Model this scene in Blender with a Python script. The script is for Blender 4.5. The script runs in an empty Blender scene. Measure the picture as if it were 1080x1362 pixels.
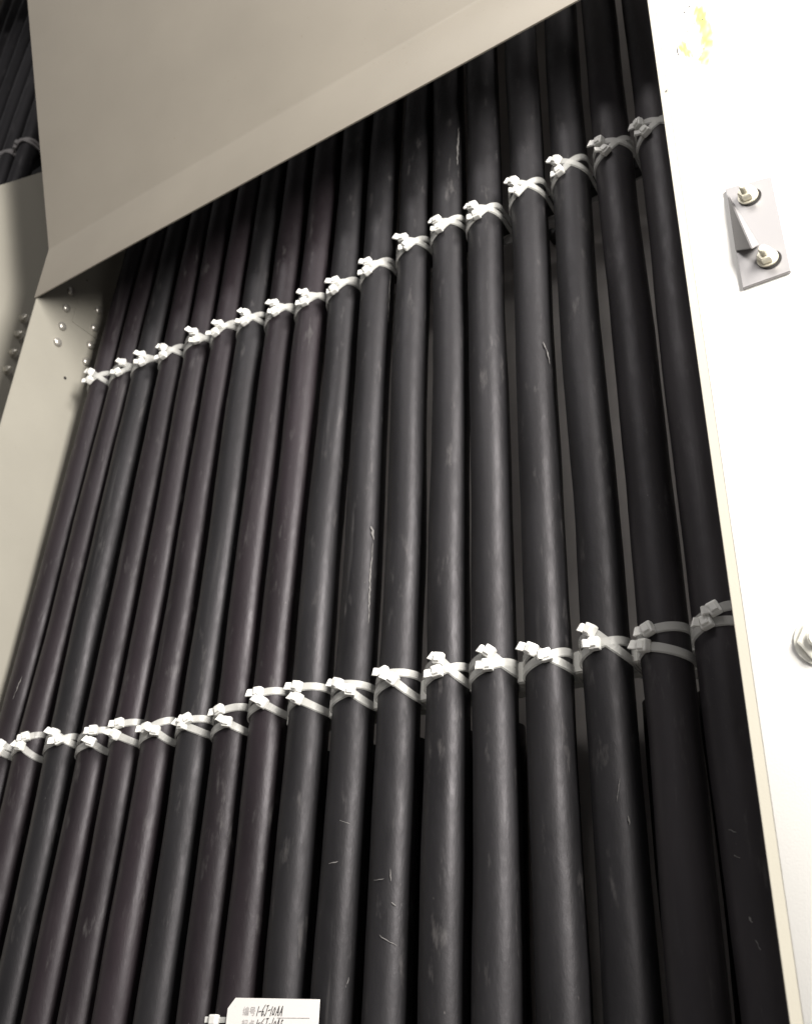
import bpy, bmesh, math, random
from mathutils import Vector, Matrix
random.seed(7)
SC = bpy.context.scene
C = SC.collection

# ---------------------------------------------------------------- camera (solved from the vanishing points)
S = 0.6                     # metres per scene unit
LIFT = 1.0                  # height of the lens above the floor
FPX, CX, CY = 1313.27, 540.0, 681.0
R = [(0.83288394, 0.24741587, -0.49506537),      # world X in (right, up, forward) of the camera
     (0.55234214, -0.42810364, 0.71529395),      # world Y
     (0.03496421, 0.86920231, 0.49321886)]       # world Z
def W(x, y, z): return Vector((x * S, y * S, z * S + LIFT))
def ray(px, py):
    c = (px - CX, -(py - CY), FPX)
    return [sum(R[i][k] * c[k] for k in range(3)) for i in range(3)]
def on(px, py, axis, v):    # where the sight line of a photo point meets the plane axis = v
    r = ray(px, py); k = v / r[axis]
    return [a * k for a in r]
cam_d = bpy.data.cameras.new('camera'); cam = bpy.data.objects.new('camera', cam_d); C.objects.link(cam)
right = Vector((R[0][0], R[1][0], R[2][0])); up = Vector((R[0][1], R[1][1], R[2][1])); fwd = Vector((R[0][2], R[1][2], R[2][2]))
m = Matrix.Identity(4)
for i in range(3):
    m[i][0], m[i][1], m[i][2] = right[i], up[i], -fwd[i]
m.translation = W(0, 0, 0)
cam.matrix_world = m
cam_d.sensor_width = 36.0; cam_d.lens = FPX / 1362.0 * 36.0
cam_d.clip_start = 0.01; cam_d.clip_end = 50
cam_d.dof.use_dof = True; cam_d.dof.focus_distance = 0.72; cam_d.dof.aperture_fstop = 13.0
SC.camera = cam

# ---------------------------------------------------------------- light
world = bpy.data.worlds.new('World'); SC.world = world; world.use_nodes = True
bg = world.node_tree.nodes['Background']
bg.inputs[0].default_value = (1.0, 0.965, 0.97, 1); bg.inputs[1].default_value = 0.25
def area_lamp(name, loc, target, sx, sy, watts, col):
    d = bpy.data.lights.new(name, 'AREA'); d.shape = 'RECTANGLE'; d.size = sx; d.size_y = sy; d.energy = watts; d.color = col
    o = bpy.data.objects.new(name, d); C.objects.link(o); o.location = loc
    o.rotation_euler = (Vector(target) - Vector(loc)).to_track_quat('-Z', 'Y').to_euler()
    return o
LAMP = W(1.40, -0.16, 1.34)
area_lamp('work_lamp', LAMP, W(-0.7, 1.0, 0.8), 0.36, 1.0, 74.0, (1.0, 0.955, 0.89))
FILL_POS = W(-0.45, -1.55, 3.25)
area_lamp('overhead_fill', FILL_POS, W(-0.7, 0.9, 1.0), 1.2, 0.35, 15.0, (1.0, 0.96, 0.92))  # added fill from above for the hood fold and the rightmost cables
SC.view_settings.view_transform = 'Standard'; SC.view_settings.look = 'None'
SC.view_settings.exposure = 0.0; SC.view_settings.gamma = 1.0

# ---------------------------------------------------------------- materials
def mat(name, col, rough=0.5, metal=0.0, spec=0.5):
    M = bpy.data.materials.new(name); M.use_nodes = True
    b = M.node_tree.nodes['Principled BSDF']
    b.inputs['Base Color'].default_value = (*col, 1); b.inputs['Roughness'].default_value = rough
    b.inputs['Metallic'].default_value = metal; b.inputs['Specular IOR Level'].default_value = spec
    return M
def nd(M, t, **kw):
    n = M.node_tree.nodes.new(t)
    for k, v in kw.items():
        if k in n.inputs: n.inputs[k].default_value = v
        else: setattr(n, k, v)
    return n
def ln(M, a, b): M.node_tree.links.new(a, b)
def bsdf(M): return M.node_tree.nodes['Principled BSDF']
def ramp(M, fac, stops):
    r = nd(M, 'ShaderNodeValToRGB'); e = r.color_ramp.elements
    while len(e) < len(stops): e.new(0.5)
    for i, (p, c) in enumerate(stops):
        e[i].position = p; e[i].color = (*c, 1)
    ln(M, fac, r.inputs[0]); return r.outputs[0]
def paint(name, col, dirt=0.06, rough=0.42, bump=0.06):
    M = mat(name, col, rough); b = bsdf(M); tc = nd(M, 'ShaderNodeTexCoord')
    big = nd(M, 'ShaderNodeTexNoise', Scale=7.0, Detail=5.0, Roughness=0.6); ln(M, tc.outputs['Object'], big.inputs['Vector'])
    spk = nd(M, 'ShaderNodeTexNoise', Scale=300.0, Detail=2.0); ln(M, tc.outputs['Object'], spk.inputs['Vector'])
    d1 = tuple(c * (1 - dirt) for c in col); d2 = tuple(min(1, c * (1 + dirt * .6)) for c in col)
    c1 = ramp(M, big.outputs[0], [(0.3, d1), (0.7, d2)])
    c2 = ramp(M, spk.outputs[0], [(0.70, (1, 1, 1)), (0.78, (0.72, 0.69, 0.64))])
    mx = nd(M, 'ShaderNodeMix', data_type='RGBA', blend_type='MULTIPLY'); mx.inputs[0].default_value = 0.5
    ln(M, c1, mx.inputs[6]); ln(M, c2, mx.inputs[7]); ln(M, mx.outputs[2], b.inputs['Base Color'])
    peel = nd(M, 'ShaderNodeTexNoise', Scale=900.0, Detail=1.0); ln(M, tc.outputs['Object'], peel.inputs['Vector'])
    bp = nd(M, 'ShaderNodeBump', Strength=bump, Distance=0.001); ln(M, peel.outputs[0], bp.inputs['Height']); ln(M, bp.outputs[0], b.inputs['Normal'])
    return M
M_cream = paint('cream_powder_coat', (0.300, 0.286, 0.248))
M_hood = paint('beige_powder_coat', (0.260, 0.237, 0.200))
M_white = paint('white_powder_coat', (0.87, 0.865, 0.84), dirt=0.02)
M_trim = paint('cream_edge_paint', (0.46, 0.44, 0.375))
M_grey = paint('grey_back_plate', (0.70, 0.66, 0.63), dirt=0.25, rough=0.6)

def cable_mat(name, tint):
    M = mat(name, (0.02, 0.02, 0.02), 0.45); b = bsdf(M)
    tc = nd(M, 'ShaderNodeTexCoord'); oi = nd(M, 'ShaderNodeObjectInfo')
    sh = nd(M, 'ShaderNodeVectorMath', operation='MULTIPLY_ADD'); ln(M, tc.outputs['Object'], sh.inputs[0])
    sh.inputs[1].default_value = (1, 1, 1)
    cb = nd(M, 'ShaderNodeCombineXYZ')
    for k in range(3): ln(M, oi.outputs['Random'], cb.inputs[k])
    sc = nd(M, 'ShaderNodeVectorMath', operation='SCALE'); sc.inputs['Scale'].default_value = 37.0
    ln(M, cb.outputs[0], sc.inputs[0]); ln(M, sc.outputs[0], sh.inputs[2]); V = sh.outputs[0]
    def noise(scale, detail, st, rough=0.55):
        mp = nd(M, 'ShaderNodeMapping'); mp.inputs['Scale'].default_value = st; ln(M, V, mp.inputs['Vector'])
        n = nd(M, 'ShaderNodeTexNoise', Scale=scale, Detail=detail, Roughness=rough); ln(M, mp.outputs[0], n.inputs['Vector']); return n.outputs[0]
    dust = noise(16, 6, (1, 1, 0.30))
    chalk = noise(110, 5, (1, 1, 0.25), 0.65)
    spot = noise(420, 3, (1, 1, 0.45), 0.6)
    bare = tuple(t * 0.72 for t in tint); dusty = tuple(t * 1.9 + 0.001 for t in tint)
    cA = ramp(M, dust, [(0.36, bare), (0.72, dusty)])
    cB = ramp(M, chalk, [(0.60, (0, 0, 0)), (0.80, (1, 1, 1))])
    cC = ramp(M, spot, [(0.73, (0, 0, 0)), (0.77, (1, 1, 1))])
    mA = nd(M, 'ShaderNodeMix', data_type='RGBA'); ln(M, cB, mA.inputs[0]); ln(M, cA, mA.inputs[6]); mA.inputs[7].default_value = (0.060, 0.057, 0.057, 1)
    rub = ramp(M, noise(70, 4, (1, 1, 0.045), 0.6), [(0.60, (0, 0, 0)), (0.76, (0.55,) * 3)]); gate = ramp(M, noise(9, 2, (1, 1, 0.5)), [(0.45, (0, 0, 0)), (0.62, (1, 1, 1))])
    gm = nd(M, 'ShaderNodeMath', operation='MULTIPLY'); ln(M, rub, gm.inputs[0]); ln(M, gate, gm.inputs[1])
    mR = nd(M, 'ShaderNodeMix', data_type='RGBA'); ln(M, gm.outputs[0], mR.inputs[0]); ln(M, mA.outputs[2], mR.inputs[6]); mR.inputs[7].default_value = (0.075, 0.072, 0.072, 1)
    mA = mR
    sp = nd(M, 'ShaderNodeMath', operation='MULTIPLY'); ln(M, cC, sp.inputs[0]); sp.inputs[1].default_value = 0.35
    mB = nd(M, 'ShaderNodeMix', data_type='RGBA'); ln(M, sp.outputs[0], mB.inputs[0]); ln(M, mA.outputs[2], mB.inputs[6]); mB.inputs[7].default_value = (0.16, 0.15, 0.145, 1)
    ln(M, mB.outputs[2], b.inputs['Base Color'])
    rr = ramp(M, noise(26, 4, (1, 1, 0.3)), [(0.3, (0.41,) * 3), (0.75, (0.57,) * 3)]); 
    r2 = ramp(M, noise(140, 6, (1, 1, 0.4), 0.7), [(0.35, (0.92,) * 3), (0.68, (1.18,) * 3)])
    rm = nd(M, 'ShaderNodeMath', operation='MULTIPLY'); ln(M, rr, rm.inputs[0]); ln(M, r2, rm.inputs[1]); ln(M, rm.outputs[0], b.inputs['Roughness'])
    wave = noise(260, 5, (1, 1, 0.45), 0.7); bp = nd(M, 'ShaderNodeBump', Strength=0.40, Distance=0.0006); ln(M, wave, bp.inputs['Height'])
    ln(M, bp.outputs[0], b.inputs['Normal']); b.inputs['Specular IOR Level'].default_value = 0.31; b.inputs['Specular Tint'].default_value = (0.97, 0.94, 1.0, 1)
    return M
M_cab = [cable_mat('black_sheath', (0.0082, 0.0080, 0.0088)), cable_mat('warm_black_sheath', (0.0098, 0.0072, 0.0088)), cable_mat('glare_lifted_sheath', (0.0200, 0.0180, 0.0195))]  # last one: dusty, and lightened to paint in glare beside the post

def nylon(name, clear):
    M = mat(name, (0.74, 0.74, 0.715), 0.34); b = bsdf(M); b.inputs['Subsurface Weight'].default_value = 0.15
    b.inputs['Subsurface Radius'].default_value = (0.003, 0.003, 0.0028)
    if clear:
        t = nd(M, 'ShaderNodeBsdfTransparent'); x = nd(M, 'ShaderNodeMixShader'); x.inputs[0].default_value = clear
        ln(M, b.outputs[0], x.inputs[1]); ln(M, t.outputs[0], x.inputs[2]); ln(M, x.outputs[0], M.node_tree.nodes['Material Output'].inputs[0])
    return M
M_head = nylon('nylon_head', 0.0); M_strap = nylon('nylon_strap', 0.64)
M_dimmed = mat('shade_grey_nylon', (0.20, 0.19, 0.19), 0.5)  # grey paints in the shade on the far left compartment's ties
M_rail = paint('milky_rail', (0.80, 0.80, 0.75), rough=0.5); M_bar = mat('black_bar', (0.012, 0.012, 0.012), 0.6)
M_rivet = mat('rivet_steel', (0.50, 0.48, 0.44), 0.30, 0.65)
M_bolt = mat('zinc_bolt', (0.62, 0.60, 0.54), 0.34, 0.75)
M_zinc = mat('zinc_plate', (0.29, 0.283, 0.288), 0.40, 0.4)
M_hole = mat('dark_hole', (0.012, 0.011, 0.01), 0.8)
M_card = paint('white_card', (0.82, 0.80, 0.78), dirt=0.02, rough=0.6)
M_ink = mat('black_ink', (0.03, 0.03, 0.035), 0.6); M_print = mat('grey_print', (0.50, 0.48, 0.48), 0.6)
M_nut = mat('dull_zinc_nut', (0.72, 0.69, 0.58), 0.45, 0.45)
M_pale = mat('pale_bolt', (0.78, 0.77, 0.70), 0.5, 0.1)
M_mark = mat('grey_mark', (0.14, 0.135, 0.13), 0.7)
M_scuff = mat('scuff', (0.125, 0.12, 0.118), 0.7)
M_floor = paint('grey_floor', (0.25, 0.24, 0.23), rough=0.6)
M_yel = mat('yellow_marker', (0.87, 0.865, 0.84), 0.42)
at = nd(M_yel, 'ShaderNodeAttribute', attribute_name='fade'); mx = nd(M_yel, 'ShaderNodeMix', data_type='RGBA')
ln(M_yel, at.outputs['Fac'], mx.inputs[0]); mx.inputs[6].default_value = (0.87, 0.865, 0.84, 1); mx.inputs[7].default_value = (0.86, 0.87, 0.12, 1)
ln(M_yel, mx.outputs[2], bsdf(M_yel).inputs['Base Color'])

# ---------------------------------------------------------------- object helpers
def tag(o, label=None, cat=None, group=None, kind=None):
    for k, v in (('label', label), ('category', cat), ('group', group), ('kind', kind)):
        if v: o[k] = v
    return o
def empty(name, loc, label, cat, group=None):
    o = bpy.data.objects.new(name, None); o.empty_display_size = 0.02; C.objects.link(o); o.location = loc
    return tag(o, label, cat, group)
def add(name, me, material, parent=None, loc=(0, 0, 0)):
    if material and not me.materials: me.materials.append(material)
    o = bpy.data.objects.new(name, me); C.objects.link(o)
    if material and me.materials[0] != material: o.material_slots[0].link = 'OBJECT'; o.material_slots[0].material = material
    if parent: o.parent = parent; o.location = Vector(loc) - parent.location if parent.parent is None else Vector(loc)
    else: o.location = loc
    return o
def mesh(name, vs, fs, origin=(0, 0, 0), smooth=False):
    me = bpy.data.meshes.new(name); o = Vector(origin)
    me.from_pydata([tuple(Vector(v) - o) for v in vs], [], fs); me.update()
    if smooth:
        for p in me.polygons: p.use_smooth = True
    return me
def bm_mesh(name, bm, smooth=False):
    bmesh.ops.recalc_face_normals(bm, faces=bm.faces)
    me = bpy.data.meshes.new(name); bm.to_mesh(me); bm.free()
    if smooth:
        for p in me.polygons: p.use_smooth = True
    return me
def box_bm(sx, sy, sz, bevel=0.0, seg=2, M=None):
    bm = bmesh.new(); bmesh.ops.create_cube(bm, size=1.0)
    bmesh.ops.scale(bm, vec=(sx, sy, sz), verts=bm.verts)
    if bevel: bmesh.ops.bevel(bm, geom=bm.edges[:], offset=bevel, segments=seg, affect='EDGES', profile=0.6)
    if M is not None: bmesh.ops.transform(bm, matrix=M, verts=bm.verts)
    return bm
def slab(name, poly, offs, material, parent=None, bevel=0.0, origin=None):
    """closed plate: polygon of world points pushed along the vector offs"""
    o = Vector(origin) if origin is not None else Vector(poly[0])
    bm = bmesh.new(); a = [bm.verts.new(Vector(p) - o) for p in poly]; b = [bm.verts.new(Vector(p) + Vector(offs) - o) for p in poly]
    n = len(poly); bm.faces.new(a); bm.faces.new(b[::-1])
    for i in range(n): bm.faces.new((a[i], b[i], b[(i + 1) % n], a[(i + 1) % n]))
    if bevel: bmesh.ops.bevel(bm, geom=bm.edges[:], offset=bevel, segments=2, affect='EDGES')
    return add(name, bm_mesh(name, bm), material, parent, o)
def lathe(profile, n=20):
    """profile of (radius, height) about local Z"""
    bm = bmesh.new(); rings = []
    for r, h in profile:
        if r < 1e-6: rings.append([bm.verts.new((0, 0, h))])
        else: rings.append([bm.verts.new((r * math.cos(2 * math.pi * k / n), r * math.sin(2 * math.pi * k / n), h)) for k in range(n)])
    for a, b in zip(rings, rings[1:]):
        for k in range(n):
            k2 = (k + 1) % n
            if len(a) == 1: bm.faces.new((a[0], b[k], b[k2]))
            elif len(b) == 1: bm.faces.new((a[k], b[0], a[k2]))
            else: bm.faces.new((a[k], b[k], b[k2], a[k2]))
    return bm
ORD = ['first', 'second', 'third', 'fourth', 'fifth', 'sixth', 'seventh', 'eighth', 'ninth', 'tenth', 'eleventh', 'twelfth',
       'thirteenth', 'fourteenth', 'fifteenth', 'sixteenth', 'seventeenth', 'eighteenth']

# ================================================================ cabinet shell
YF = 0.855                  # plane of the cabinet front
XD = -1.545                 # inner face of the side panel
XP = -0.223                 # left edge of the post
T = 0.004
tag(slab('floor', [W(-6, -6, -LIFT / S), W(6, -6, -LIFT / S), W(6, 6, -LIFT / S), W(-6, 6, -LIFT / S)], (0, 0, -0.05), M_floor), kind='structure')
tag(slab('back_plate', [W(XD, 1.125, -0.9), W(-0.19, 1.125, -0.9), W(-0.19, 1.125, 2.5), W(XD, 1.125, 2.5)], (0, 0.004, 0), M_grey),
    'grey back plate glimpsed in the gaps behind the black cables', 'back plate')

# side panel with its rivets
sp = empty('side_panel', W(XD, YF, -0.9), 'cream steel side panel with dome rivets beside the leftmost cables', 'panel')
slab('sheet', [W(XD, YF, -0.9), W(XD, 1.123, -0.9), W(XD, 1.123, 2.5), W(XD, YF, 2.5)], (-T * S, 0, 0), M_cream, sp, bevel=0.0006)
slab('backing_strip', [W(XD, 0.945, 1.3756), W(XD, 1.110, 1.3756), W(XD, 1.110, 1.50), W(XD, 0.945, 1.50)], (0.0007, 0, 0), M_cream, sp, bevel=0.0002)
RM = bm_mesh('rivet', lathe([(0.0060, 0), (0.0060, 0.0006), (0.0056, 0.0017), (0.0045, 0.0028), (0.0026, 0.0035), (0, 0.0038)], 20), True)
for y, z in [(0.925, 1.3045), (0.926, 1.348), (0.924, 1.397), (0.925, 1.444), (1.0015, 1.3045), (1.002, 1.350), (1.0005, 1.398), (1.0, 1.447)]:
    o = add('rivet', RM, M_rivet, sp, W(XD, y, z) + Vector((0.0006, 0, 0))); o.rotation_euler = (0, math.pi / 2, 0)
HM = bm_mesh('punched_hole', lathe([(0.0021, 0), (0.0021, 0.0004), (0, 0.0004)], 14))
for y, z in [(0.963, 1.236), (0.956, 1.499)]:
    o = add('punched_hole', HM, M_hole, sp, W(XD, y, z)); o.rotation_euler = (0, math.pi / 2, 0)

# hood: vertical lip and sheet that leans out as it rises
hd = empty('hood', W(XD, YF, 1.373), 'large beige sloping hood with a flat front lip above the cables', 'hood')
XL = XD - 0.004
hx = XP + 0.004
zt = 2.75
def hood_mesh():
    yl = YF - 0.004; zc = 1.5095; sl = 0.362; bend = 0.004; prof = []      # (y, z) from the free lower edge up
    prof.append((yl + 0.0006, 1.3730)); prof.append((yl, 1.3742))
    a1 = math.atan(sl)
    for k in range(9):
        a = a1 * k / 8; R_ = bend / math.tan(a1 / 2)
        prof.append((yl - R_ * (1 - math.cos(a)), zc - bend + R_ * math.sin(a)))
    prof.append((yl - sl * (2.75 - zc), 2.75))
    back = [(y + T * 0.8, z + 0.0006) for y, z in prof[::-1]]; back[-1] = (yl + T * 0.8, 1.3732)
    loop = prof + back; nx = 24; vs, fs = [], []; n = len(loop)
    for i in range(nx + 1):
        x = XL + (hx - XL) * i / nx
        for j, (y, z) in enumerate(loop):
            w = 0.0011 * math.sin(x * 5.3 + 0.7) * math.sin(z * 3.1) + 0.0005 * math.sin(x * 13.0 + z * 2)
            vs.append(W(x, y + (w if z > 1.40 else w * .3), z))
    for i in range(nx):
        for j in range(n): fs.append((i * n + j, i * n + (j + 1) % n, (i + 1) * n + (j + 1) % n, (i + 1) * n + j))
    fs += [tuple(range(n)), tuple(range(nx * n, nx * n + n))[::-1]]
    me = mesh('folded_sheet', vs, fs, W(XD, YF, 1.373)); bm = bmesh.new(); bm.from_mesh(me); bmesh.ops.recalc_face_normals(bm, faces=bm.faces); bm.to_mesh(me); bm.free()
    for p in me.polygons: p.use_smooth = len(p.vertices) == 4
    me.set_sharp_from_angle(angle=math.radians(35)); return me
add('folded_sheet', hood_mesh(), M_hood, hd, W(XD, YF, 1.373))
slab('shade_plate', [W(XD, YF + 0.01, 2.50), W(-0.19, YF + 0.01, 2.50), W(-0.19, 1.123, 2.50), W(XD, 1.123, 2.50)], (0, 0, 0.003), M_hood, hd)  # unseen plate added to keep ambient light off the upper cables

# right hand post: a folded section with a rounded front edge
ps = empty('cabinet_post', W(XP, YF, -0.9), 'bright white upright post of the cabinet at the right', 'post')
def post_mesh():
    r = 0.0003; prof = []
    XW = XP + 0.0105; prof.append((XW, 0.92)); prof.append((XW, YF + r))
    for k in range(1, 9):
        a = math.pi / 2 * k / 8; prof.append((XW + r - r * math.cos(a), YF + r - r * math.sin(a)))
    for x in (XP + 0.06, 0.12, 0.40): prof.append((x, YF))
    prof += [(0.40, YF + T), (XW + r, YF + T)]
    prof += [(XW + .0012, YF + r + .001), (XW + .0012, 0.92)]
    zs = [-0.9, 2.6]; vs = []; n = len(prof)
    for z in zs: vs += [W(x, y, z) for x, y in prof]
    fs = [(i, (i + 1) % n, n + (i + 1) % n, n + i) for i in range(n)]
    fs += [tuple(range(n))[::-1], tuple(range(n, 2 * n))]
    me = mesh('post_section', vs, fs, W(XP, YF, -0.9))
    bm = bmesh.new(); bm.from_mesh(me); bmesh.ops.recalc_face_normals(bm, faces=bm.faces); bm.to_mesh(me); bm.free()
    for i, p in enumerate(me.polygons): p.use_smooth = 1 <= i <= 9
    return me
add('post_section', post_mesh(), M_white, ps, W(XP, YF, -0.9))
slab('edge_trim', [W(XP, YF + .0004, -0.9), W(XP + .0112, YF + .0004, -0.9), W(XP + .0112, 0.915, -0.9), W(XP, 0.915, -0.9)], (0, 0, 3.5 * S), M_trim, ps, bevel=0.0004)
# marks on the post: a faded yellow marker stroke and small dark flecks
def front(px, py, d=0.0006): p = on(px, py, 1, YF - d); return W(*p)
def stroke(pts, wpx, dep):
    vs, fs, fade = [], [], []
    sub = []
    for (a, b) in zip(pts, pts[1:]):
        for k in range(5): t = k / 5; sub.append(tuple(a[j] * (1 - t) + b[j] * t for j in range(2)))
    sub.append(pts[-1]); n = 9
    for i, (x, y) in enumerate(sub):
        a = sub[max(0, i - 1)]; b = sub[min(len(sub) - 1, i + 1)]
        tx, ty = b[0] - a[0], b[1] - a[1]; l = math.hypot(tx, ty); nx, ny = -ty / l, tx / l
        endf = min(1, i / 3.0, (len(sub) - 1 - i) / 3.0)
        for k in range(n):
            u = k / (n - 1) * 2 - 1; vs.append(front(x + nx * u * wpx, y + ny * u * wpx, dep))
            fade.append(min(1, 1.5 * (1 - u * u) ** 1.4 * endf * random.uniform(0.45, 1.0)))
    for i in range(len(sub) - 1):
        for k in range(n - 1): fs.append((i * n + k, i * n + k + 1, (i + 1) * n + k + 1, (i + 1) * n + k))
    me = mesh('marker_stroke', vs, fs, vs[0])
    at = me.attributes.new('fade', 'FLOAT', 'POINT')
    for i, v in enumerate(fade): at.data[i].value = v
    return me, vs[0]
for dep, (pts, w) in zip((0.0001, 0.00016), [([(923, 2), (931, 20), (939, 45), (939, 70), (934, 96)], 15), ([(900, 50), (912, 68), (926, 80)], 10)]):
    me, o = stroke(pts, w, dep); add('marker_stroke', me, M_yel, ps, o)
def fleck(a, b, w):
    dx, dy = b[0] - a[0], b[1] - a[1]; l = math.hypot(dx, dy); nx, ny = -dy / l * w, dx / l * w
    mid = ((a[0] + b[0]) / 2 + nx * .4, (a[1] + b[1]) / 2 + ny * .4)
    ps_ = [a, (mid[0] + nx, mid[1] + ny), b, (mid[0] - nx, mid[1] - ny)]
    vs = [front(x, y, 0.00024) for x, y in ps_]
    add('dark_fleck', mesh('dark_fleck', vs, [(0, 1, 2, 3)], vs[0]), M_mark, ps, vs[0])
for a, b, w in [((914, 12), (918, 5), 1.2), ((909, 14), (911, 18), 1.2), ((930, 27), (937, 24), 1.1), ((921, 32), (925, 31), .9), ((914, 40), (915, 44), .9),
                ((899, 58), (903, 77), 1.3), ((884, 122), (887, 119), 1.4), ((942, 147), (943, 149), .8), ((933, 49), (935, 50), 1.0), ((934, 57), (936, 57), 1.0), ((934, 65), (937, 64), 1.2), ((925, 89), (927, 90), .9)]:
    fleck(a, b, w)

# bolts with nut and washer, axis along local Z (outwards)
BM_wash = bm_mesh('washer', lathe([(0.0035, 0), (0.0080, 0), (0.0080, 0.0014), (0.0035, 0.0014)], 24))
def hex_bm(r, h):
    bm = lathe([(r * 0.9, 0), (r, 0.0006), (r, h - 0.0008), (r * 0.88, h), (0, h)], 6); return bm
BM_nut = bm_mesh('nut', hex_bm(0.0068, 0.0060))
thr = [(0.0036, 0)]
for k in range(8): thr += [(0.0036, 0.0008 * k + 0.0003), (0.0031, 0.0008 * k + 0.0007)]
thr += [(0.0029, 0.0074), (0, 0.0077)]
BM_stud = bm_mesh('stud', lathe(thr, 14))
def bolt(parent, p, axis, sc=1.0, mt=None):
    mt = mt or M_bolt
    q = Vector(axis).to_track_quat('Z', 'Y')
    w = add('washer', BM_wash, mt, parent, p); n = add('nut', BM_nut, mt, parent, p + Vector(axis) * 0.0016 * sc); s = add('stud', BM_stud, mt, parent, p + Vector(axis) * 0.0066 * sc)
    for o in (w, n, s): o.rotation_euler = q.to_euler(); o.scale = (sc,) * 3
    return w
# angle bracket on the post
br = empty('angle_bracket', front(988, 385, 0), 'galvanised angle bracket with two bolts and a folded gusset on the white post', 'bracket')
ya = YF - 0.004
pl = [W(-0.164, ya, 0.741), W(-0.114, ya, 0.741), W(-0.114, ya, 0.882), W(-0.164, ya, 0.892)]
slab('bracket_plate', pl, (0, 0.0023, 0), M_zinc, br, bevel=0.0004)
g = [W(*on(965.5, 253, 1, ya - 0.0006)), W(*on(977, 334, 1, ya - 0.0006)), W(*on(1000, 331, 1, ya - 0.020)), W(*on(1010, 326, 1, ya - 0.0006))]
bm = bmesh.new(); vv = [bm.verts.new(p - g[0]) for p in g]
for f in ((0, 1, 2), (0, 2, 3), (1, 3, 2), (0, 3, 1)): bm.faces.new([vv[i] for i in f])
bmesh.ops.bevel(bm, geom=bm.edges[:], offset=0.0006, segments=2, affect='EDGES')
add('gusset', bm_mesh('gusset', bm), M_zinc, br, g[0])
SLOT = bm_mesh('slot', lathe([(0.0098, 0), (0.0098, 0.0003), (0, 0.0003)], 24))
for px, py in [(995, 262), (1021, 345)]:
    p = W(*on(px, py, 1, ya)); o = add('slot', SLOT, M_hole, br, p + Vector((0.0015, -0.0002, -0.0012))); o.rotation_euler = (math.pi / 2, 0, 0); o.scale = (0.70, 0.74, 1)
    bolt(br, p - Vector((0, 0.0006, 0)), (0, -1, 0), 0.84, M_nut)
eb = empty('hex_bolt', front(1091, 853, 0), 'large pale hex bolt with washer at the right edge of the post', 'bolt')
bolt(eb, front(1093, 851, 0.0010), (0, -1, 0), 1.7, M_pale)
for o, q in zip([c for c in C.objects if c.parent == eb], (0, .0007, .0029)): o.scale = (1.75, 1.75, 0.45); o.location.y = -0.0006 - q

# ================================================================ neighbouring cubicle at the far left
X2 = -1.77
lp = empty('end_panel', W(X2, 0.80, -0.9), 'cream panel with four threaded bolts at the far left edge', 'panel')
slab('sheet', [W(X2, 0.735, -0.9), W(X2, 1.19, -0.9), W(X2, 1.19, 2.352), W(X2, 0.735, 1.683)], (-T * S, 0, 0), M_cream, lp, bevel=0.0006)
for px, py in [(31, 424), (24.5, 445.5), (17.5, 469.7), (9.5, 492.5)]:
    p = W(*on(px, py, 0, X2)); bolt(lp, p, (1, 0, 0), 0.82)
o = add('punched_hole', HM, M_hole, lp, W(*on(11, 545, 0, X2))); o.rotation_euler = (0, math.pi / 2, 0); o.scale = (2.2, 2.2, 1)
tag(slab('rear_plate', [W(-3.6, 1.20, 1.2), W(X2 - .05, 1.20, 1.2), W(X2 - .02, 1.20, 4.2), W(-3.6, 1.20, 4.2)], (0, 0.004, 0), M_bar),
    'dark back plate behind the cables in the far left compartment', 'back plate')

nh = empty('added_shade_hood', W(-3.4, 0.855, 3.12), 'unseen hood added to shade the far left compartment', 'hood')  # out of view, added to block ambient light from this compartment
slab('lip', [W(-3.4, 0.851, 3.12), W(-1.74, 0.851, 3.12), W(-1.74, 0.851, 3.26), W(-3.4, 0.851, 3.26)], (0, 0.0024, 0), M_hood, nh)
slab('sloping_sheet', [W(-3.4, 0.8508, 3.262), W(-1.74, 0.8508, 3.262), W(-1.74, 0.40, 4.5), W(-3.4, 0.40, 4.5)], (0, 0.002, 0.0008), M_hood, nh)
slab('shade_plate', [W(-3.4, 0.87, 3.9), W(-1.74, 0.87, 3.9), W(-1.74, 1.19, 3.9), W(-3.4, 1.19, 3.9)], (0, 0, 0.003), M_hood, nh)  # added cover, darkens the cables below it
slab('side_sheet', [W(-1.74, 0.87, 2.52), W(-1.74, 1.19, 2.52), W(-1.74, 1.19, 3.89), W(-1.74, 0.87, 3.89)], (0.002, 0, 0), M_hood, nh)
# ================================================================ cables
RC = 0.0278
UX = [-1.460, -1.392, -1.328, -1.250, -1.183, -1.113, -1.047, -0.978, -0.908, -0.838, -0.768, -0.695, -0.628, -0.561, -0.484, -0.411, -0.341, -0.274]
LX = [-1.493, -1.426, -1.344, -1.263, -1.189, -1.121, -1.046, -0.974, -0.908, -0.836, -0.763, -0.691, -0.617, -0.552, -0.479, -0.407, -0.338, -0.276]
ZU, ZL = 1.205, 0.441
def axis_x(i, z):
    t = (z - ZL) / (ZU - ZL); return LX[i] + (UX[i] - LX[i]) * t if z > ZL else LX[i] + (UX[i] - LX[i]) * t * 0.25
def tube(pts, rad, n=28):
    vs, fs = [], []
    for (x, y, z), r in zip(pts, rad):
        for k in range(n):
            a = 2 * math.pi * k / n; vs.append(W(x + r * math.cos(a), y + r * math.sin(a), z))
    for i in range(len(pts) - 1):
        for k in range(n):
            k2 = (k + 1) % n; fs.append((i * n + k, i * n + k2, (i + 1) * n + k2, (i + 1) * n + k))
    fs.append(tuple(range(n))[::-1]); fs.append(tuple(range((len(pts) - 1) * n, len(pts) * n)))
    return vs, fs
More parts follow.
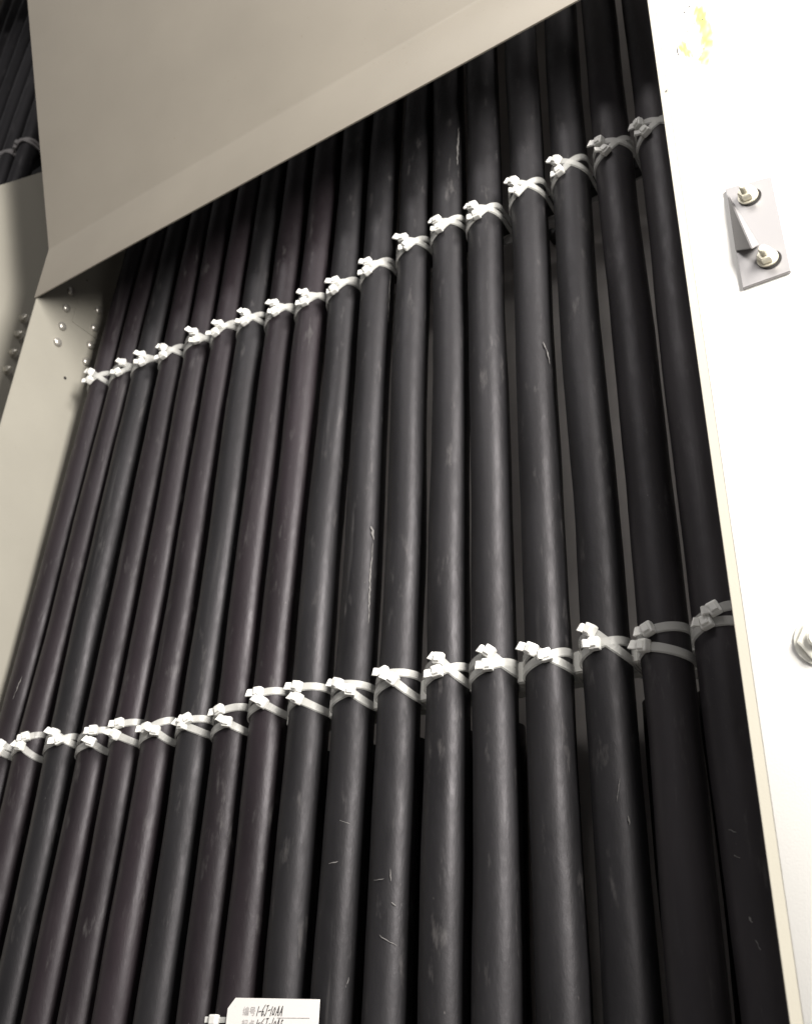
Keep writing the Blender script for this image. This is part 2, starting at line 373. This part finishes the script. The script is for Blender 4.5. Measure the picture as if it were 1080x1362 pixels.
def make_cable(xf, y, z0, z1, r, seed, n=28, steps=70, amp=0.0015):
    rnd = random.Random(seed); ph = [rnd.uniform(0, 6.28) for _ in range(6)]; pts, rad = [], []
    for k in range(steps + 1):
        z = z0 + (z1 - z0) * k / steps
        pin = min(1, abs(z - ZU) * 5, abs(z - ZL) * 5)
        dx = amp * pin * (math.sin(z * 5.1 + ph[0]) + 0.6 * math.sin(z * 11.3 + ph[1])); dy = amp * 1.5 * pin * math.sin(z * 4.2 + ph[2])
        pts.append((xf(z) + dx, y + dy, z)); rad.append(r * (1 + 0.012 * math.sin(z * 17 + ph[3]) + 0.008 * math.sin(z * 41 + ph[4])))
    return tube(pts, rad, n)
look = ['', '', '', '', '', '', '', '', '', '', '', '', '', '', '', '', '', '']
cables = []
for i in range(18):
    vs, fs = make_cable(lambda z, i=i: axis_x(i, z), 1.0, -0.75, 2.48, RC, 100 + i)
    org = W(axis_x(i, -0.75), 1.0, -0.75)
    me = mesh('cable', vs, fs, org, True)
    if i == 0: lab = 'first black power cable, against the cream side panel'
    elif i == 17: lab = 'last black power cable, half hidden by the white post'
    elif i < 9: lab = '%s thick black power cable counted from the cream side panel' % ORD[i]
    else: lab = '%s thick black power cable counted from the white post' % ORD[17 - i]
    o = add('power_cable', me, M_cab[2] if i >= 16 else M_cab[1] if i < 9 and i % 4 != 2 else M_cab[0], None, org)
    tag(o, lab, 'cable', 'black power cables of the front row'); cables.append(o)
for i in range(17):
    xm = lambda z, i=i: (axis_x(i, z) + axis_x(i + 1, z)) / 2
    vs, fs = make_cable(xm, 1.082, -0.75, 0.385, RC * 0.95, 300 + i, 20, 30)
    org = W(xm(-0.75), 1.082, -0.75)
    o = add('rear_cable', mesh('rear_cable', vs, fs, org, True), M_cab[0], None, org)
    a = '%s and %s front cables from the side panel' % (ORD[i], ORD[i + 1]) if i < 9 else '%s and %s front cables from the white post' % (ORD[17 - i], ORD[16 - i])
    tag(o, 'dark rear cable between %s' % a, 'cable', 'black cables of the rear row')

# rails that carry the ties
lr = empty('lower_rail', W(XD + .002, 1.0288, 0.406), 'milky grey comb rail behind the lower row of cable ties', 'rail')
slab('bar', [W(XD + .002, 1.0288, 0.406), W(-0.20, 1.0288, 0.406), W(-0.20, 1.0288, 0.446), W(XD + .002, 1.0288, 0.446)], (0, 0.012, 0), M_rail, lr, bevel=0.001)
for i in range(17):          # comb teeth that keep the cables apart
    xa, xb = axis_x(i, ZL) + RC, axis_x(i + 1, ZL) - RC; h = min(0.0085, (xb - xa) * 0.5 + 0.0005); xc = (xa + xb) / 2; zt_ = 0.433 + random.uniform(-.004, .004)
    slab('tooth', [W(xc - h, 1.003, 0.407), W(xc + h, 1.003, 0.407), W(xc + h * .9, 1.003, zt_), W(xc - h * .9, 1.003, zt_)], (0, 0.0255 * S, 0), M_rail, lr, bevel=0.0012)
tag(slab('upper_rail', [W(XD + .002, 1.034, 1.196), W(-0.20, 1.034, 1.196), W(-0.20, 1.034, 1.222), W(XD + .002, 1.034, 1.222)], (0, 0.012, 0), M_bar, bevel=0.001),
    'thin black cross rail behind the upper row of cable ties', 'rail')
gb = empty('plate_screw', W(-0.464, 1.05, 1.141), 'tiny shiny screw in the gap below the upper rail near the right', 'screw')
q = add('screw_head', RM, M_rivet, gb, W(-0.464, 1.06, 1.141)); q.rotation_euler = (math.pi / 2, 0, 0)
q = add('spacer', BM_stud, M_bar, gb, W(-0.464, 1.07, 1.141)); q.rotation_euler = (math.pi / 2, 0, 0); q.scale = (1.4, 1.4, 3)

# ================================================================ cable ties
RT = RC + 0.0006
def make_tie(xi, zh, th, k, seed, label, group, y0=1.0, width=0.0112, mats=None):
    """loop round the cable at xi and the rail behind; head at angle th; k = height gained per unit of x"""
    rnd = random.Random(seed); xh = RT * math.sin(th)
    zf = lambda x: zh + (k if x > xh else 0.32) * (x - xh)
    path = []
    for a in range(-90, 91, 6):
        t = math.radians(a); path.append((RT * math.sin(t), -RT * math.cos(t), zf(RT * math.sin(t))))
    BK = 0.0505; zr, zl = zf(RT), zf(-RT)
    for s in (0.35, 0.7, 1.0): path.append((RT * (1 - .10 * s), BK * s, zr + (0.425 - zr if False else 0) * s))
    path.append((0, BK + .002, (zr + zl) / 2))
    for s in (1.0, 0.7, 0.35): path.append((-RT * (1 - .10 * s), BK * s, zl))
    n = len(path); org = W(xi, y0, zh); vs, fs = [], []
    P = [Vector(p) for p in path]
    for i in range(n):
        tan = (P[(i + 1) % n] - P[i - 1]).normalized(); out = Vector((tan.y, -tan.x, 0)).normalized(); w = tan.cross(out).normalized()
        if w.z < 0: w = -w
        for (a, b) in ((-1, 0.0002), (-0.82, 0.0026), (0.82, 0.0026), (1, 0.0002)):
            q = P[i] + w * (width / 2 * a) + out * b; vs.append(W(xi + q.x, y0 + q.y, q.z))
    for i in range(n):
        j = (i + 1) % n
        for c in range(4): fs.append((i * 4 + c, i * 4 + (c + 1) % 4, j * 4 + (c + 1) % 4, j * 4 + c))
    e = empty('cable_tie', org, label, 'cable tie', group)
    me = mesh('strap', vs, fs, org)
    bm = bmesh.new(); bm.from_mesh(me); bmesh.ops.recalc_face_normals(bm, faces=bm.faces); bm.to_mesh(me); bm.free()
    for p in me.polygons: p.use_smooth = False
    ms, mh = mats or (M_strap, M_head)
    add('strap', me, ms, e, org)
    kh = max(-0.38, min(0.38, k))
    tan = Vector((math.cos(th), math.sin(th), kh * math.cos(th))).normalized(); out = Vector((math.sin(th), -math.cos(th), 0))
    w = tan.cross(out).normalized(); out = w.cross(tan).normalized()
    rollz = rnd.uniform(-.30, .30)
    def M4(center, sx=1):
        m = Matrix.Identity(4)
        for r in range(3): m[r][0], m[r][1], m[r][2] = tan[r], w[r], out[r]
        m = m @ Matrix.Rotation(rollz, 4, 'Z'); m.translation = center; return m
    hc = out * ((RT + 0.0052) * S); hc = Vector((RT * math.sin(th) * S, -RT * math.cos(th) * S, 0)) + out * 0.0052 * S
    bm = box_bm(0.0134 * S, 0.0150 * S, 0.0100 * S, 0.0024 * S, 2, M4(hc))
    # the raised throat of the head
    b2 = box_bm(0.0084 * S, 0.0100 * S, 0.0030 * S, 0.0009 * S, 1, M4(hc + out * 0.0058 * S))
    tmp = bpy.data.meshes.new('t'); b2.to_mesh(tmp); b2.free(); bm.from_mesh(tmp); bpy.data.meshes.remove(tmp)
    add('head', bm_mesh('head', bm), mh, e, org)
    L = rnd.uniform(0.005, 0.010); ang = rnd.uniform(0.3, 0.9)
    d = (-tan * math.cos(ang) + out * math.sin(ang)).normalized(); u = w.cross(d).normalized()
    m = Matrix.Identity(4)
    for r in range(3): m[r][0], m[r][1], m[r][2] = d[r], w[r], u[r]
    m.translation = hc + d * (0.0085 + L / 2) * S * 0.9
    bm = box_bm(L * S, 0.0102 * S, 0.0034 * S, 0.0006 * S, 1, m)
    for v in bm.verts:      # snipped at a slant
        l = (v.co - m.translation)
        if l.dot(d) > 0: v.co += d * (l.dot(w) * rnd.uniform(0.15, 0.5))
    add('cut_tail', bm_mesh('cut_tail', bm), mh, e, org)
    return e
def tie_from_photo(xi, head, end, seed, label, group):
    th = -0.6
    for _ in range(6):
        p = on(head[0], head[1], 1, 1.0 - (RT + .006) * math.cos(th)); xl = max(-0.97, min(0.97, (p[0] - xi) / (RT + .006))); th = math.asin(xl)
    pe = on(end[0], end[1], 1, 1.006); k = (pe[2] - p[2]) / (RT - RT * math.sin(th)); k = max(-1.1, min(1.1, k))
    return make_tie(xi, p[2], th, k, seed, label, group)
LOW = [[((2, 990), (28, 1000)), ((1, 999), (23, 1011))], [((33.7, 979.6), (61, 981)), ((27, 992), (66, 1010))], [((72.6, 975), (104, 993)), ((77.8, 984), (103, 983))],
       [((124.5, 971), (150, 975)), ((122, 987), (146.5, 1002))], [((158.7, 961.7), (190, 966)), ((153, 976.5), (190, 993))], [((194.5, 968), (235, 962)), ((212.6, 974), (236, 989))],
       [((242.4, 963.5), (285, 980)), ((265, 962), (285, 961))], [((291.5, 944.4), (337, 944.5)), ((302, 960), (336, 975.5))], [((343, 920.7), (385, 924)), ((349, 934), (388, 952))],
       [((394.6, 912.7), (441, 919)), ((395, 928.7), (439, 949))], [((448, 909), (497, 918)), ((466, 918), (497, 940))], [((510, 894.5), (560, 902)), ((522, 903), (562, 930))],
       [((582.8, 875.6), (621.7, 914)), ((580.5, 892.8), (623, 892))], [((650, 866.7), (688, 898)), ((648, 884), (685.5, 887))], [((705.5, 863), (759, 893.6)), ((726, 871), (758, 873))],
       [((783.6, 838), (838.6, 881)), ((789.7, 856), (837, 859))], [((860.6, 836.5), (918, 841)), ((855, 858.5), (925.7, 878))], [((948.6, 809), (988, 812)), ((938, 827), (986, 836))]]
UPP = [[((121, 494.4), (154, 515)), ((119.4, 505), (157, 501))], [((163, 482), (186, 493)), ((157, 494.4), (186, 485))], [((189.4, 472), (215, 483)), ((188, 481), (214, 476))],
       [((216.7, 462), (253, 476)), ((216.7, 472), (254, 465))], [((258, 441.7), (286, 458)), ((261, 451.7), (286, 448))], [((291.7, 431), (322, 442.5)), ((286, 441.7), (319.5, 430))],
       [((326.4, 416), (359.7, 434)), ((324.4, 427), (362.5, 421.7))], [((365, 403.6), (398.6, 417.5)), ((365, 414), (394, 403.6))], [((405.6, 390), (440, 401)), ((404, 401), (439, 390))],
       [((446, 373.6), (485, 382)), ((443, 384.7), (483, 372))], [((489, 348.6), (525, 361)), ((487.5, 359.7), (528, 348.6))], [((536, 316.7), (572, 336)), ((540, 326), (576, 323.6))],
       [((580.6, 293), (619.4, 308)), ((583, 303), (621, 296))], [((628, 274), (669.4, 292)), ((633, 285), (673.6, 275.5))], [((682, 241), (722, 267)), ((687.5, 253), (723.6, 249))],
       [((739, 213), (782, 236.7)), ((743, 227), (780.6, 218.6))], [((796, 188), (837.5, 206)), ((804, 199), (836, 189.4))], [((848, 164.4), (895, 180)), ((857, 174), (898, 166))]]
for row, data, z in (('lower', LOW, ZL), ('upper', UPP, ZU)):
    for i, pair in enumerate(data):
        if i == 0: who = 'the cable touching the side panel'
        elif i == 17: who = 'the cable touching the white post'
        elif i < 9: who = '%s cable from the side panel' % ORD[i]
        else: who = '%s cable from the white post' % ORD[17 - i]
        for j, (h, e) in enumerate(pair):
            lab = '%s tie in the %s row of ties, %s' % (('higher white', 'lower white')[j], row, who)
            tie_from_photo(axis_x(i, z), h, e, 500 + 100 * (row == 'upper') + 2 * i + j, lab, 'white nylon ties of the %s row' % row)

# neighbouring compartment: cables with ties high up at the left edge
for k in range(7):
    x = -2.085 - 0.078 * k
    vs, fs = make_cable(lambda z: x, 1.0, 1.5, 3.95, RC, 700 + k, 20, 30); org = W(x, 1.0, 1.5)
    vis = ORD[k]
    o = add('power_cable', mesh('neighbour_cable', vs, fs, org, True), M_cab[0], None, org)
    tag(o, '%s dark cable from the right in the far left compartment' % vis, 'cable', 'cables in the far left compartment')
    for j in range(2):
        make_tie(x, 2.300 + 0.022 * j, -0.75, (-0.35, 0.4)[1 - j], 800 + 2 * k + j,
                 '%s tie on the %s cable from the right, far left compartment' % (('lower', 'upper')[j], vis), 'ties in the far left compartment', mats=(M_dimmed, M_dimmed))
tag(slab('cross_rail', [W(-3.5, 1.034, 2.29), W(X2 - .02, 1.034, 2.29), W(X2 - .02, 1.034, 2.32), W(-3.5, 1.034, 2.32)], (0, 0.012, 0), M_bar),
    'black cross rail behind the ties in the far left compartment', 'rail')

# ================================================================ scuffs on the sheaths, lying on the cable they mark
def on_cable(i, px, py):
    r = ray(px, py); z = on(px, py, 1, 1.0)[2]
    for _ in range(4):
        ax = axis_x(i, z); a = r[0] ** 2 + r[1] ** 2; b = -2 * (r[0] * ax + r[1]); c = ax * ax + 1 - RC * RC; D = b * b - 4 * a * c
        t = (-b - math.sqrt(max(D, 0))) / (2 * a); z = r[2] * t
    return math.atan2(r[0] * t - ax, -(r[1] * t - 1.0)), z, ax
def scuff(i, pts, w, seed):
    rnd = random.Random(seed); sub = []
    for a, b in zip(pts, pts[1:]):
        n = max(2, int(math.hypot(b[0] - a[0], b[1] - a[1]) / 3))
        sub += [(a[0] + (b[0] - a[0]) * k / n, a[1] + (b[1] - a[1]) * k / n) for k in range(n)]
    sub.append(pts[-1]); L, Rr = [], []
    for k, (x, y) in enumerate(sub):
        a = sub[max(0, k - 1)]; b = sub[min(len(sub) - 1, k + 1)]; tx, ty = b[0] - a[0], b[1] - a[1]; l = math.hypot(tx, ty) or 1
        f = math.sin(math.pi * (k + .3) / (len(sub) - .4)) ** .5 * w; nx, ny = -ty / l, tx / l
        j = rnd.uniform(-.5, .5) * w
        for lst, s in ((L, rnd.uniform(.15, 1.)), (Rr, -rnd.uniform(.15, 1.))):
            th, z, ax = on_cable(i, x + nx * (f * s + j), y + ny * (f * s + j)); q = RC * 1.0215 
            lst.append(W(ax + q * math.sin(th), 1.0 - q * math.cos(th), z))
    n = len(sub); vs = L + Rr; fs = [(k, k + 1, n + k + 1, n + k) for k in range(n - 1)]
    me = mesh('scuff', vs, fs, cables[i].location)
    o = add('scuff', me, M_scuff, None); o.parent = cables[i]; o.location = (0, 0, 0)
SC_ = [(10, [(494, 700), (497, 718)], 2.2), (10, [(496, 722), (492, 770), (490, 830)], 1.2), (10, [(519, 365), (516, 430)], 1.2), (5, [(245, 1028), (241, 1055), (238, 1068)], 1.5), (5, [(222, 1137), (236, 1136)], 1.3), (6, [(263, 1134), (274, 1137)], 0.9),
       (7, [(331, 1160), (329, 1192)], 1.6), (7, [(322, 1172), (327, 1190)], .7), (9, [(395, 1198), (398, 1215), (390, 1240)], 1.8), (9, [(392, 1195), (400, 1232)], .8), (10, [(452, 1091), (466, 1096)], .9), (10, [(438, 1149), (450, 1146)], 1.0),
       (11, [(521, 1200), (526, 1205)], 1.1), (11, [(505, 1244), (514, 1250), (527, 1258)], 1.2), (11, [(498, 1171), (511, 1169)], .8), (12, [(575, 1117), (583, 1121)], 2.0), (2, [(80, 1248), (84, 1250)], 2.0), (3, [(125, 1225), (136, 1231)], 1.5),
       (2, [(97, 1049), (111, 1046)], .8), (15, [(835, 1085), (837, 1097)], 1.6), (15, [(824, 1035), (820, 1066)], .6), (17, [(969, 1103), (979, 1107)], 1.6), (17, [(976, 1138), (984, 1142)], 1.3), (17, [(996, 1219), (1001, 1227)], 2.0), (17, [(1004, 1250), (1011, 1264)], 1.6), (17, [(951, 950), (958, 948)], 1.2),
       (14, [(722, 455), (728, 470), (731, 484)], 1.1), (14, [(720, 978), (722, 985), (721, 1060)], 1.0), (12, [(610, 170), (608, 220)], 1.4), (7, [(356, 583), (355, 600)], 1.1), (8, [(446, 448), (448, 455)], 1.2), (1, [(40, 820), (34, 838)], 1.0), (0, [(18, 930), (30, 900)], .8), (6, [(272, 1243), (274, 1258)], 1.5), (11, [(519, 1155), (520, 1172)], .8), (10, [(464, 1300), (458, 1322)], .8)]
for s, (i, pts, w) in enumerate(SC_): scuff(i, pts, w, 900 + s)

# ================================================================ label card at the bottom
YC = 0.955
cd = empty('label_card', W(-0.815, YC, 0.01), 'white label card with handwritten lines hanging in front of the cables', 'label')
z0, z1 = -0.060, 0.0685
poly = [W(-0.886, YC, z0), W(-0.749, YC, z0), W(-0.7505, YC, z1 - .002), W(-0.874, YC, z1), W(-0.8845, YC, z1 - 0.011)]
slab('card', poly, (0, 0.0007, 0), M_card, cd)
def text(body, x, z, h, material, name, shear=0.0, parent=None):
    cu = bpy.data.curves.new(name, 'FONT'); cu.body = body; cu.size = h; cu.shear = shear; cu.fill_mode = 'FRONT'
    t = bpy.data.objects.new('t', cu); C.objects.link(t); dg = bpy.context.evaluated_depsgraph_get()
    me = bpy.data.meshes.new_from_object(t.evaluated_get(dg)); bpy.data.objects.remove(t); me.name = name; me.materials.clear()
    o = add(name, me, material, parent, W(x, YC - 0.0006, z)); o.rotation_euler = (math.pi / 2, 0, 0); return o
GL = {'1': [[(.5, 1), (.4, 0)]], '-': [[(.1, .45), (.9, .52)]], '6': [[(.75, 1), (.3, .6), (.15, .2), (.45, 0), (.8, .2), (.65, .45), (.2, .35)]], 'J': [[(.2, .95), (.95, 1)], [(.65, 1), (.6, .2), (.35, 0), (.1, .15)]],
      '0': [[(.5, .75), (.2, .45), (.35, .05), (.7, .1), (.8, .5), (.5, .75)]], 'A': [[(.1, 0), (.5, 1), (.85, 0)], [(.25, .4), (.8, .42)]], 'S': [[(.8, .9), (.4, 1), (.25, .7), (.75, .4), (.6, .05), (.15, .1)]],
      '8': [[(.6, .95), (.25, .75), (.75, .25), (.4, 0), (.2, .25), (.75, .75), (.6, .95)]]}
def handwrite(body, x, z, h, seed):
    rnd = random.Random(seed); vs, fs = [], []; cx = x; hw = 0.00042
    for ch in body:
        wd = h * (0.22 if ch == '1' else 0.36 if ch == '-' else 0.40) * rnd.uniform(.9, 1.15); hh = h * rnd.uniform(.8, 1.05); dz = rnd.uniform(-.08, .08) * h
        for st in GL[ch]:
            pts = [(cx + u * wd + v * hh * .28 + rnd.uniform(-.0003, .0003), z + dz + v * hh + rnd.uniform(-.0003, .0003)) for u, v in st]
            for (a, b), (c, d) in zip(pts, pts[1:]):
                l = math.hypot(c - a, d - b) or 1e-6; nx, nz = -(d - b) / l * hw, (c - a) / l * hw; ex, ez = (c - a) / l * hw * .6, (d - b) / l * hw * .6; n = len(vs)
                for px_, pz_ in ((a - ex + nx, b - ez + nz), (c + ex + nx, d + ez + nz), (c + ex - nx, d + ez - nz), (a - ex - nx, b - ez - nz)): vs.append(W(px_, YC - 0.0005, pz_))
                fs.append((n, n + 1, n + 2, n + 3))
        cx += wd * 1.12
    add('handwriting', mesh('handwriting', vs, fs, vs[0]), M_ink, cd, vs[0])
rows = ['1-6J-10AA', '1-6J-10AS', '1-8-10A', '1-6J-10AA']
heads = ['编号', '起点', '终点', '规格']
for k in range(4):
    zz = 0.0500 - 0.0132 * k
    handwrite(rows[k], -0.8400, zz, 0.0108, 50 + k)
    text(heads[k], -0.8600, zz + .0010, 0.0060, M_print, 'printed_field', 0, cd)
    slab('ruled_line', [W(-0.808, YC - 0.0004, zz - 0.0022), W(-0.762, YC - 0.0004, zz - 0.0022), W(-0.762, YC - 0.0004, zz - 0.0016), W(-0.808, YC - 0.0004, zz - 0.0016)], (0, 0.0001, 0), M_print, cd)
lt = empty('card_tie', W(-0.905, YC + .002, 0.046), 'short white tie stub at the left of the label card', 'cable tie')
add('head', bm_mesh('head', box_bm(0.0115 * S, 0.008 * S, 0.0115 * S, 0.002 * S)), M_head, lt, W(-0.906, YC + .002, 0.0455))
add('strap', bm_mesh('strap', box_bm(0.030 * S, 0.0022 * S, 0.0062 * S, 0.0005 * S)), M_strap, lt, W(-0.884, YC + .003, 0.0455))
add('cut_tail', bm_mesh('cut_tail', box_bm(0.009 * S, 0.0022 * S, 0.0065 * S, 0.0005 * S)), M_head, lt, W(-0.9155, YC + .002, 0.0455))
